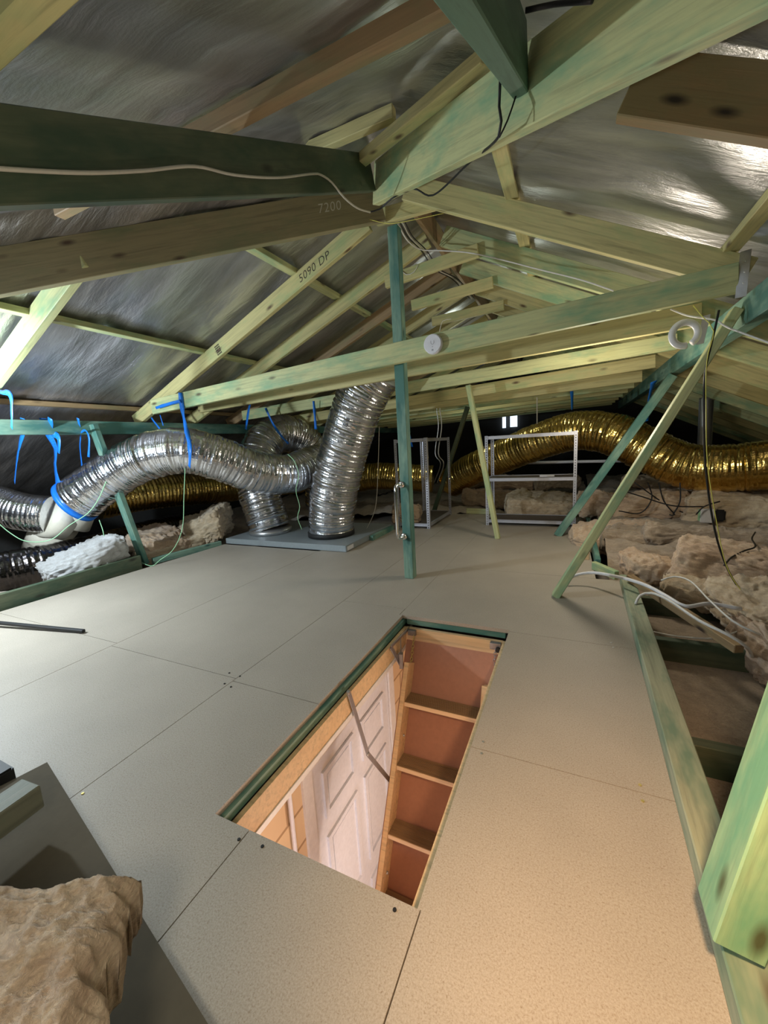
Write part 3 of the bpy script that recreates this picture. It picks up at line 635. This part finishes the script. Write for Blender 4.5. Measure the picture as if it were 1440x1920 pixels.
bs('blue strap hanging from the front tie beam around the long silver duct', path('y', [(338, 736, 1.86), (342, 768, 1.86), (348, 800, 1.80), (354, 825, 1.72), (356, 850, 1.69), (355, 876, 1.74)]), .032, [path('y', [(338, 752, 1.85), (318, 757, 1.84), (292, 765, 1.84)])])
bs('thin blue straps behind the front tie beam end', path('y', [(276, 765, 2.0), (285, 785, 2.0), (302, 807, 2.0)]), .015, [path('y', [(300, 778, 2.0), (306, 798, 2.0)])])
bs('dark blue strap dropping to the top of the looping duct', path('y', [(472, 744, 2.6), (466, 770, 2.65), (461, 805, 2.7)]), .025)
bs('blue strap lying across the looping silver duct', path('y', [(498, 765, 2.9), (512, 795, 2.92), (528, 818, 2.9), (541, 832, 2.95)]), .02)
bs('blue strap between looping duct and thick duct', path('y', [(588, 752, 3.0), (590, 775, 3.02), (592, 805, 3.05)]), .022)
bs('thin blue strap just behind the teal post', path('y', [(762, 770, 4.6), (765, 800, 4.7), (773, 838, 4.8)]), .02)
bs('dark blue strap dropping to the arching gold duct', path('y', [(1068, 714, 4.4), (1072, 735, 4.5), (1073, 768, 4.6)]), .035)
bs('dark blue strap hanging between the two leaning struts', path('y', [(1226, 715, 4.0), (1218, 745, 4.2), (1212, 790, 4.3)]), .045)
bm = bmesh.new(); p = hpts[0]; q = hpts[0]+(hpts[1]-hpts[0]).normalized()*.035
tube(bm, [p, q], .213, 40, .02, True); tag(link('blue_strap', bm, M_BLUE, None, True), 'blue band wrapped around the left end of the long silver duct', 'strap', BG)

# ------------------------------------------------------------ racks
def angle_post(name, x, y, z0, z1, sx, sy, parent):
    """slotted steel angle: flanges run sx in x and sy in y from the corner"""
    bm = bmesh.new(); W = .032; n = int((z1-z0)/.028); dz = (z1-z0)/n; hw = .0045; hh = .008
    for fl in (0, 1):
        for i in range(n):
            zc = z0+dz*(i+.5)
            def V(a, b):
                return (x+sx*a, y, zc+b) if fl == 0 else (x, y+sy*a, zc+b)
            o_ = [V(0, -dz/2), V(W, -dz/2), V(W, dz/2), V(0, dz/2)]; i_ = [V(W/2-hw, -hh), V(W/2+hw, -hh), V(W/2+hw, hh), V(W/2-hw, hh)]
            ov = [bm.verts.new(v) for v in o_]; iv = [bm.verts.new(v) for v in i_]
            for k in range(4): bm.faces.new((ov[k], ov[(k+1) % 4], iv[(k+1) % 4], iv[k]))
    bmesh.ops.remove_doubles(bm, verts=bm.verts, dist=1e-5)
    o = link(name, bm, M_RACK, parent); s = o.modifiers.new('s', 'SOLIDIFY'); s.thickness = .003; return o
def rack(label, x0, x1, y0, y1, H, shelves):
    t = empty('shelving_rack', ((x0+x1)/2, (y0+y1)/2, 0), label, 'rack')
    for x, sx in ((x0, 1), (x1, -1)):
        for y, sy in ((y0, 1), (y1, -1)): angle_post('upright', x, y, 0.002, H, sx, sy, t)
    for z, plate in shelves:
        bm = bmesh.new()
        for a, b in (((x0, y0+.003), (x1, y0+.022)), ((x0, y1-.022), (x1, y1-.003)), ((x0+.003, y0+.02), (x0+.022, y1-.02)), ((x1-.022, y0+.02), (x1-.003, y1-.02))):
            box(bm, (*a, z-.035), (*b, z-.030)); box(bm, (*a, z-.005), (*b, z))
            if b[0]-a[0] > b[1]-a[1]: box(bm, (a[0], (a[1]+b[1])/2-.001, z-.035), (b[0], (a[1]+b[1])/2+.001, z))
            else: box(bm, ((a[0]+b[0])/2-.001, a[1], z-.035), ((a[0]+b[0])/2+.001, b[1], z))
        link('shelf_beam', bm, M_RACK, t)
        if plate:
            bm = bmesh.new(); box(bm, (x0+.024, y0+.024, z-.015), (x1-.024, y1-.024, z-.004)); link('shelf', bm, M_RACKD, t)
    return t
rack('narrow slotted steel rack standing right behind the teal post', -1.0, -.60, 3.66, 4.58, 1.04, ((1.035, False), (.06, True)))
rack('wide slotted steel rack with two shelves in front of the arching gold duct', -.02, .92, 3.97, 4.36, 1.02, ((1.015, False), (.545, True), (.07, True)))
# white offcut items on the rack shelf
bm = bmesh.new(); box(bm, (.55, 4.1, .542), (.70, 4.18, .556)); tag(link('packet', bm, M_WHITE), 'small white packet lying on the middle shelf of the wide rack', 'packet')

# ------------------------------------------------------------ insulation
def batt(label, loc, dims, rot, mat, seed, amp=.05, group='glasswool batts', cuts=38, name='insulation_batt'):
    bm = bmesh.new(); bmesh.ops.create_cube(bm, size=1)
    bmesh.ops.subdivide_edges(bm, edges=list(bm.edges), cuts=cuts, use_grid_fill=True)
    D = Vector(dims); so = Vector((seed*5.3, seed*2.1, seed*9.7))
    for v in bm.verts:
        c = v.co.copy(); r_ = (abs(c.x*2)**8+abs(c.y*2)**8+abs(c.z*2)**8)**(1/8)
        c = c/max(r_, 1e-6)*max(abs(c.x), abs(c.y), abs(c.z))*2 if r_ > 0 else c
        p = Vector((c.x*D.x, c.y*D.y, c.z*D.z)); n_ = Vector((c.x/D.x, c.y/D.y, c.z/D.z)).normalized()
        rid = lambda q: 1-2*abs(noise.noise(q))
        p += n_*amp*(noise.noise(p*4+so)+.22*rid(p*9+so)+.22*rid(p*21+so)+.30*noise.noise(p*30+so)+.22*noise.noise(p*65+so))
        p += Vector((noise.noise(p*2.3+so), noise.noise(p*2.3+so*2), .6*noise.noise(p*2+so*3)))*amp*1.2
        v.co = p
    o = link(name, bm, mat, None, True); o.location = loc; o.rotation_euler = [radians(a) for a in rot]
    return tag(o, label, 'insulation', group)
def heap(name, x0, x1, y0, y1, f, mat, d=.05):
    bm = bmesh.new(); nx, ny = int((x1-x0)/d), int((y1-y0)/d); g_ = []
    for i in range(nx+1):
        g_.append([bm.verts.new((x0+(x1-x0)*i/nx, y0+(y1-y0)*j/ny, f(x0+(x1-x0)*i/nx, y0+(y1-y0)*j/ny))) for j in range(ny+1)])
    for i in range(nx):
        for j in range(ny): bm.faces.new((g_[i][j], g_[i+1][j], g_[i+1][j+1], g_[i][j+1]))
    return link(name, bm, mat, None, True)
def hf(x, y):
    v = Vector((x*1.6, y*2.4, 0)); s = .09*noise.noise(v)+.06*noise.noise(v*2.3)+.05*(.5-abs(noise.noise(v*5)))+.03*(.5-abs(noise.noise(v*11)))+.012*noise.noise(v*25)
    edge_ = min(1, max(0, (y-2.25)/.5)) if x < 2.3 else min(1, max(0, (y-.9-.6*(3.4-x))/.5))
    return -.155+edge_*(.22+s)
tag(heap('loose_insulation', 1.13, 4.8, .6, 9, hf, M_WOOLD, .045), 'dusty lumpy bed of glasswool filling the bay right of the floor', 'insulation', None, 'stuff')
def hf2(x, y):
    v = Vector((x*1.8, y*2.0, 7)); return -.08+.09*noise.noise(v)+.05*noise.noise(v*2.7)+.03*noise.noise(v*7)
tag(heap('loose_insulation', -5.1, -2.86, -.5, 9, hf2, M_WOOLD, .06), 'dusty glasswool bed left of the floor under the ducts', 'insulation', None, 'stuff')
tag(heap('loose_insulation', -2.7, 1.1, 4.75, 9, lambda x, y: hf2(x, y)+.05, M_WOOLD, .06), 'dusty glasswool bed beyond the back of the floor', 'insulation', None, 'stuff')
B = [ # px,py,z, dims, rot, mat, label
    (1010, 945, .12, (.85, .5, .20), (8, 4, 10), M_WOOLY, 'pale torn batt seen under the middle shelf of the wide rack'),
    (925, 935, .10, (.8, .5, .18), (-6, 3, -12), M_WOOL, 'tan batt behind the leaning strut and wide rack'),
    (880, 905, .16, (1.0, .5, .20), (4, -10, 5), M_WOOL, 'tan batt under the near end of the arching gold duct'),
    (960, 905, .20, (.8, .5, .15), (4, 6, -8), M_WOOL, 'tan batt rising behind the wide rack shelf'),
    (1035, 905, .20, (.7, .5, .15), (0, -6, 18), M_WOOLD, 'dusty batt at the right behind the wide rack'),
    (1150, 948, .17, (.75, .45, .20), (0, 2, 8), M_WOOL, 'long rolled tan batt just right of the wide rack'),
    (1215, 950, .17, (.8, .45, .2), (0, -3, -3), M_WOOL, 'long tan batt under the black cable tangle'),
    (1290, 935, .18, (.8, .45, .18), (0, 2, -6), M_WOOL, 'tan batt behind the white socket box'),
    (1235, 905, .22, (.9, .4, .15), (0, 3, -2), M_WOOL, 'thin pinkish batt beneath the sagging gold duct'),
    (1410, 950, .20, (1.0, .75, .28), (3, 0, -14), M_WOOLY, 'big pale block of batt at the right edge below the gold duct'),
    (1150, 1005, .05, (.7, .4, .14), (4, 2, 10), M_WOOL, 'small tan batt lit beside the thin kerb'),
    (1230, 1010, .08, (.8, .35, .12), (5, 0, -5), M_WOOLD, 'dusty batt strip in the middle of the right bay'),
    (1330, 1010, .10, (.9, .4, .14), (-4, 3, 4), M_WOOLD, 'dusty batt below the white socket box'),
    (1255, 1070, .0, (.6, .3, .12), (3, 6, 12), M_WOOL, 'crumpled tan batt behind the wooden offcut with conduits'),
    (1400, 1070, .08, (.7, .5, .2), (0, 5, -20), M_WOOL, 'orange tan batt at the right edge beside the hanging cable'),
    (1345, 1110, -.01, (.55, .35, .12), (4, -4, -18), M_WOOLY, 'pale orange batt under the white conduits'),
    (1440, 1150, .0, (.35, .5, .16), (0, 0, 10), M_WOOLY, 'pale batt at the right edge at the cable foot'),
    (1480, 1225, -.05, (.3, .4, .16), (0, 8, 10), M_WOOL, 'tan batt edge hanging into the open bay at right'),
]
for i, (px, py, z, d, r_, m, lab) in enumerate(B):
    batt(lab, at(px, py, 'z', z), d, r_, m, i+1, .06)
batt('pale crumpled batt against the left end of the grey tray', (-3.0, 2.62, .14), (.55, .5, .30), (10, -18, 20), M_WOOLY, 31, .07)
batt('tan batt in the gap behind the left teal strut', (-3.15, 2.1, .08), (.6, .5, .22), (0, 10, -10), M_WOOL, 32, .06)
batt('tan batt strip lying against the low teal kerb', (-2.93, 2.1, .03), (.16, .7, .13), (0, 6, 3), M_WOOLY, 36, .03)
batt('grey white tuft of batt beside the left teal strut', (-2.98, 1.28, .14), (.32, .55, .20), (14, 6, -12), M_WOOLG, 33, .06)
batt('small tan batt behind the right side of the grey tray', (-.98, 3.86, .14), (.3, .3, .2), (0, 0, 20), M_WOOL, 34, .05)
def near_batt():
    bm = bmesh.new(); n1, n2 = 150, 150; A = Vector((.165, -.30, 0)); d1 = Vector((-.40, -.22, 0)); d2 = Vector((.22, -.23, 0)); rows = []
    def top(u, v):
        p = A+d1*u*1.3+d2*v*1.3; q = Vector((p.x*5+p.y*2, p.y*9-p.x*3, 1))
        z = .262+.014*noise.noise(q)+.009*(1-3*abs(noise.noise(q*1.7)))+.006*(1-3*abs(noise.noise(q*4)))+.004*noise.noise(q*12)+.003*noise.noise(q*26)+.002*noise.noise(q*55)
        e = min(u, v, 1-u, 1-v); k = min(1, e/.10); z -= .06*(1-k)**2.2
        jag = .018*noise.noise(p*14)+.010*noise.noise(p*40)
        return Vector((p.x+jag*(1-k), p.y+jag*(1-k), z))
    g1 = [[bm.verts.new(top(i/n1, j/n2)) for j in range(n2+1)] for i in range(n1+1)]
    g0 = [[bm.verts.new(Vector((top(i/n1, j/n2).x*.98+.004, top(i/n1, j/n2).y-.012, .13+.02*noise.noise(Vector((i*.3, j*.3, 5)))))) for j in range(n2+1)] for i in range(n1+1)]
    for G in (g1, g0):
        for i in range(n1):
            for j in range(n2): bm.faces.new((G[i][j], G[i+1][j], G[i+1][j+1], G[i][j+1]))
    bd = [(i, 0) for i in range(n1)]+[(n1, j) for j in range(n2)]+[(i, n2) for i in range(n1, 0, -1)]+[(0, j) for j in range(n2, 0, -1)]
    mid = [bm.verts.new((g1[i][j].co+g0[i][j].co)/2+Vector(((.012*noise.noise(Vector((i, j, 0))*.35)), .012*noise.noise(Vector((i, j, 9))*.35), 0))) for i, j in bd]
    for k in range(len(bd)):
        a, b = bd[k], bd[(k+1) % len(bd)]; m0, m1 = mid[k], mid[(k+1) % len(bd)]
        bm.faces.new((g1[a[0]][a[1]], g1[b[0]][b[1]], m1, m0)); bm.faces.new((m0, m1, g0[b[0]][b[1]], g0[a[0]][a[1]]))
    tag(link('insulation_batt', bm, M_WOOL, None, True), 'large torn tan batt close by in the lower left corner', 'insulation', 'glasswool batts')
near_batt()
# ------------------------------------------------------------ lower left ledge
def ledge():
    t = empty('ledge_board', (-.2, -.3, 0), 'grey-green board edging the floor at the lower left under the torn batt', 'board')
    a = Vector((-.64, -.095)); b = Vector((.60, -.38)); d = (b-a).normalized(); n = Vector((-d.y, d.x))*-1
    bm = bmesh.new()
    q = [a, b, b+n*.30, a+n*.30]; lo = [bm.verts.new((p.x, p.y, .0)) for p in q]; hi = [bm.verts.new((p.x, p.y, .035)) for p in q]
    bm.faces.new(hi); bm.faces.new(lo[::-1])
    for i in range(4): bm.faces.new((lo[i], lo[(i+1) % 4], hi[(i+1) % 4], hi[i]))
    link('board', bm, plain('grey green board shaded', (.11, .09, .06), .95), t)  # base colour darkened to carry the shadow of the batt
ledge()
beam('timber_offcut', 'short timber with brown end grain lying on the lower left ledge', 'offcut', at(68, 1505, 'z', .10), at(-170, 1680, 'z', .10), .075, .065, timber('grey offcut', (.22, .22, .16), (.16, .20, .14), (.1, .05, .03)))
bm = bmesh.new(); box(bm, (-.95, -.5, 0), (-.68, -.16, .06)); bmesh.ops.bevel(bm, geom=list(bm.edges), offset=.006, segments=2, affect='EDGES')
tag(link('black_case', bm, M_BLACK), 'black box edge just showing at the left border above the ledge', 'box')
# black bar lying on the floor at the left
beam('metal_bar', 'thin black bar lying on the floor at the left edge', 'bar', at(158, 1186, 'z', .004), at(-220, 1149, 'z', .05), .022, .018, M_BLACK)

# ------------------------------------------------------------ cables
cable('cable', 'grey cable running along the dark overhead beam at upper left', 'cable', path('x', [(-60, 312, -.15), (60, 320, -.15), (170, 324, -.15), (270, 320, -.15), (365, 312, -.15), (440, 328, -.15), (520, 333, -.15), (585, 326, -.15), (602, 328, -.15)])+[at(622, 342, 'x', -.15), at(645, 370, 'x', -.148), at(670, 390, 'x', -.14), at(694, 398, 'x', -.13)], .0045, M_GCAB)
cable('cable', 'black cable hanging down the wide hip board to the ridge joint', 'cable', [at(938, 148, 'z', 2.0), at(936, 200, 'z', 1.95), at(935, 256, 'z', 1.88), at(880, 305, 'y', 1.15), at(812, 366, 'y', 1.45), at(775, 354, 'y', 1.5), at(735, 372, 'y', 1.55), at(712, 392, 'y', 1.58), at(690, 398, 'y', 1.55)], .004, M_BCAB)
cable('cable', 'thin dark cable crossing the hip board beside the black one', 'cable', [at(968, 178, 'z', 1.97), at(952, 225, 'z', 1.9), at(936, 258, 'z', 1.86)], .0025, M_BCAB)
cable('cable', 'black cable loop at the very top against the creeper rafter', 'cable', path('y', [(985, 20, .45), (1040, 8, .45), (1110, 2, .4)]), .005, M_BCAB)
cable('cable', 'white cable sweeping across the right rafters below the ridge', 'cable', path('y', [(746, 420, 2.05), (765, 452, 2.2), (790, 468, 2.4), (830, 470, 2.44), (880, 474, 2.46), (940, 487, 2.46), (1010, 505, 2.46), (1090, 525, 2.4), (1150, 545, 2.2)]), .0045, M_WCAB)
cable('cable', 'white cable continuing right past the purlin to the right edge', 'cable', path('y', [(1258, 580, 2.2), (1290, 592, 2.1), (1340, 600, 1.98), (1365, 614, 1.92), (1440, 642, 1.8), (1500, 665, 1.7)]), .0045, M_WCAB)
for k, (dx, m) in enumerate(((0, M_BCAB), (5, M_GCAB), (10, M_BCAB))):
    cable('cable', ['black cable dropping behind the teal post top', 'grey cable of the bundle behind the teal post top', 'second black cable of the bundle behind the teal post top'][k], 'cable', path('y', [(750+dx, 418, 2.1), (765+dx, 445, 2.25), (790+dx, 470, 2.45), (815+dx, 505, 2.9), (850+dx, 525, 3.2), (880+dx, 560, 3.6)]), .004, m)
cable('cable', 'thin white loop of cable below the short collar tie', 'cable', path('y', [(750, 505, 2.5), (762, 515, 2.5), (776, 510, 2.5), (784, 496, 2.5)]), .0025, M_WCAB)
cable('cable', 'thin white wire rising above the round white device', 'cable', path('y', [(846, 598, 3.2), (830, 602, 3.2), (824, 622, 3.2)]), .0025, M_WCAB)
cable('string_line', 'taut yellow string at the ridge joint over the teal post', 'string', [at(640, 397, 'y', 1.8), at(715, 417, 'y', 1.85), at(745, 418, 'y', 1.85), at(832, 400, 'y', 1.87)], .0016, M_YEL)
cable('cable', 'black cable hanging from the right purlin down to the batts', 'cable', path('y', [(1348, 582, 1.9), (1342, 610, 1.88), (1335, 640, 1.86), (1322, 700, 1.86), (1320, 780, 1.9), (1322, 860, 1.95), (1332, 950, 2.0), (1350, 1030, 2.05), (1380, 1095, 2.1), (1425, 1142, 2.15)]), .005, M_BCAB)
cable('string_line', 'yellow string tied beside the hanging black cable', 'string', path('y', [(1300, 573, 1.9), (1318, 595, 1.86), (1338, 621, 1.84), (1325, 680, 1.84), (1324, 780, 1.88), (1327, 870, 1.93), (1342, 970, 1.98), (1362, 1060, 2.0), (1392, 1110, 2.05), (1422, 1140, 2.1)]), .0022, M_YEL)
CZ = .09
cable('conduit', 'thick white conduit curving over the right kerb', 'conduit', path('z', [(1068, 1084, .05), (1085, 1077, .07), (1115, 1074, .09), (1165, 1083, .11), (1210, 1097, .12), (1250, 1118, .12), (1285, 1137, .11), (1330, 1132, .10), (1390, 1142, .08)]), .010, M_WHITE)
cable('cable', 'white cable looping from the kerb down to the plasterboard', 'cable', path('z', [(1192, 1132, .06), (1200, 1117, .09), (1222, 1112, .11), (1255, 1126, .115), (1310, 1163, .10), (1365, 1190, .08), (1400, 1213, .03), (1411, 1232, -.05)]), .007, M_WCAB)
cable('cable', 'thin white cable arching over the pale orange batt', 'cable', path('z', [(1240, 1088, .12), (1265, 1081, .14), (1295, 1090, .15), (1330, 1125, .13), (1375, 1165, .10), (1425, 1190, .06)]), .0045, M_WCAB)
cable('cable', 'thin white cable low in the open bay at right', 'cable', path('z', [(1225, 1185, -.04), (1270, 1193, -.04), (1340, 1197, -.03), (1390, 1183, 0), (1430, 1190, .03)]), .0045, M_WCAB)
beam('timber_offcut', 'square pine offcut lying over the right kerb under the conduits', 'offcut', at(1180, 1088, 'z', .065), at(1385, 1225, 'z', .0), .045, .04, T_BRN)
tang = [[(1190, 905), (1225, 930), (1255, 950), (1300, 968)], [(1235, 905), (1245, 940), (1265, 965), (1255, 965)], [(1215, 905), (1222, 935), (1200, 962), (1160, 958)], [(1275, 905), (1275, 940), (1262, 965)], [(1150, 915), (1200, 930), (1260, 948), (1320, 950)], [(1350, 940), (1320, 950), (1305, 965)]]
for k, tp in enumerate(tang):
    cable('cable', ['leftmost steep strand of the black cable tangle under the gold duct','short strand of the tangle curling back under itself','strand of the tangle sweeping down to the left','near vertical strand of the tangle at its right','longest flat strand crossing the whole black tangle','strand of the tangle beside the white socket box'][k], 'cable', [at(px, py, 'y', 4.15-.05*k) for px, py in tp], .006, M_BCAB, None, 'black cable tangle')
cable('cable', 'short wavy black cable on the batts at the right edge', 'cable', [at(px, py, 'z', .22) for px, py in [(1358, 1060), (1372, 1045), (1395, 1033), (1416, 1025), (1410, 1010), (1416, 998)]], .005, M_BCAB)
# white socket box
t = empty('power_adapter', tuple(at(1325, 968, 'y', 3.95)), 'small white box with a black plug among the batts at right', 'adapter')
c = at(1328, 968, 'y', 3.95)
bm = bmesh.new(); box(bm, (c.x-.06, c.y, c.z-.065), (c.x+.05, c.y+.05, c.z+.065)); bmesh.ops.bevel(bm, geom=list(bm.edges), offset=.006, segments=2, affect='EDGES'); link('casing', bm, M_WHITE, t)
bm = bmesh.new(); box(bm, (c.x+.055, c.y, c.z-.05), (c.x+.13, c.y+.06, c.z+.06)); bmesh.ops.bevel(bm, geom=list(bm.edges), offset=.012, segments=2, affect='EDGES'); link('plug', bm, M_BLACK, t)
bm = bmesh.new(); box(bm, (c.x-.07, c.y+.004, c.z-.045), (c.x-.0605, c.y+.04, c.z+.06)); link('side_strip', bm, M_GSTR, t)
# green strings
cable('string_line', 'pale green string tied along the long silver duct and cream fitting', 'string', path('y', [(-10, 975, .92), (20, 1000, 1.0), (50, 1015, 1.05), (95, 1012, 1.08), (130, 985, 1.22), (165, 962, 1.32), (185, 935, 1.40), (200, 900, 1.46), (212, 870, 1.5), (235, 838, 1.6), (245, 834, 1.7)]), .0035, M_GSTR)
cable('string_line', 'pale green string hanging from the blue strap down to the floor', 'string', path('y', [(347, 878, 1.75), (345, 930, 1.74), (342, 990, 1.73), (325, 1030, 1.72), (300, 1050, 1.68), (285, 1061, 1.65), (265, 1055, 1.66), (247, 1050, 1.68)]), .003, M_GSTR)
cable('string_line', 'pale green string between the two silver ducts above the grey tray', 'string', path('y', [(540, 852, 2.45), (552, 865, 2.42), (560, 890, 2.42), (555, 920, 2.45), (562, 950, 2.5), (558, 970, 2.5), (566, 993, 2.52)]), .0032, M_GSTR)
cable('string_line', 'short green string tail below the end of the long silver duct', 'string', path('y', [(186, 975, 1.45), (193, 995, 1.45), (196, 1015, 1.45)]), .0035, M_GSTR)
cable('cable', 'thin white wire hanging right of the thick silver duct', 'cable', path('y', [(711, 800, 3.3), (709, 870, 3.3), (704, 950, 3.3), (686, 995, 3.3)]), .0035, M_GCAB)
# far pieces
for k, (px, m) in enumerate(((822, M_STEEL), (828, M_GCAB))):
    cable('cable', ['steel grey cable hanging behind the narrow rack', 'pale cable hanging behind the narrow rack'][k], 'cable', path('y', [(px-4, 765, 4.8), (px, 800, 4.8), (px-6, 850, 4.8), (px+4, 870, 4.8), (px-8, 905, 4.9)]), .007, m)
cable('cable', 'thin black wire hanging over the arching gold duct', 'cable', path('y', [(1007, 745, 4.6), (1007, 795, 4.75)]), .006, M_GCAB)
for k, (px, py, w_, h_) in enumerate(((945, 790, .035, .30), (963, 786, .075, .34))):
    c = at(px, py, 'y', 9.05); bm = bmesh.new(); box(bm, (c.x-w_, 9.04, c.z-h_/2), (c.x+w_, 9.095, c.z+h_/2)); struct(f'daylight_slit_{k+1}', bm, plain('daylight gap', (.8, .9, 1), em=(.75, .88, 1), es=1.2))  # glowing panes added to stand for daylight slits in the back wall
cable('pipe', 'white horizontal pipe under the arching gold duct', 'pipe', [(-.3, 5.5, .62), (1.7, 5.4, .60), (2.6, 5.3, .52)], .02, M_WHITE)
cable('pipe', 'steel flue pipe rising behind the hanging cable above the gold duct', 'pipe', path('y', [(1325, 745, 5.2), (1318, 900, 5.2)]), .07, M_STEEL)
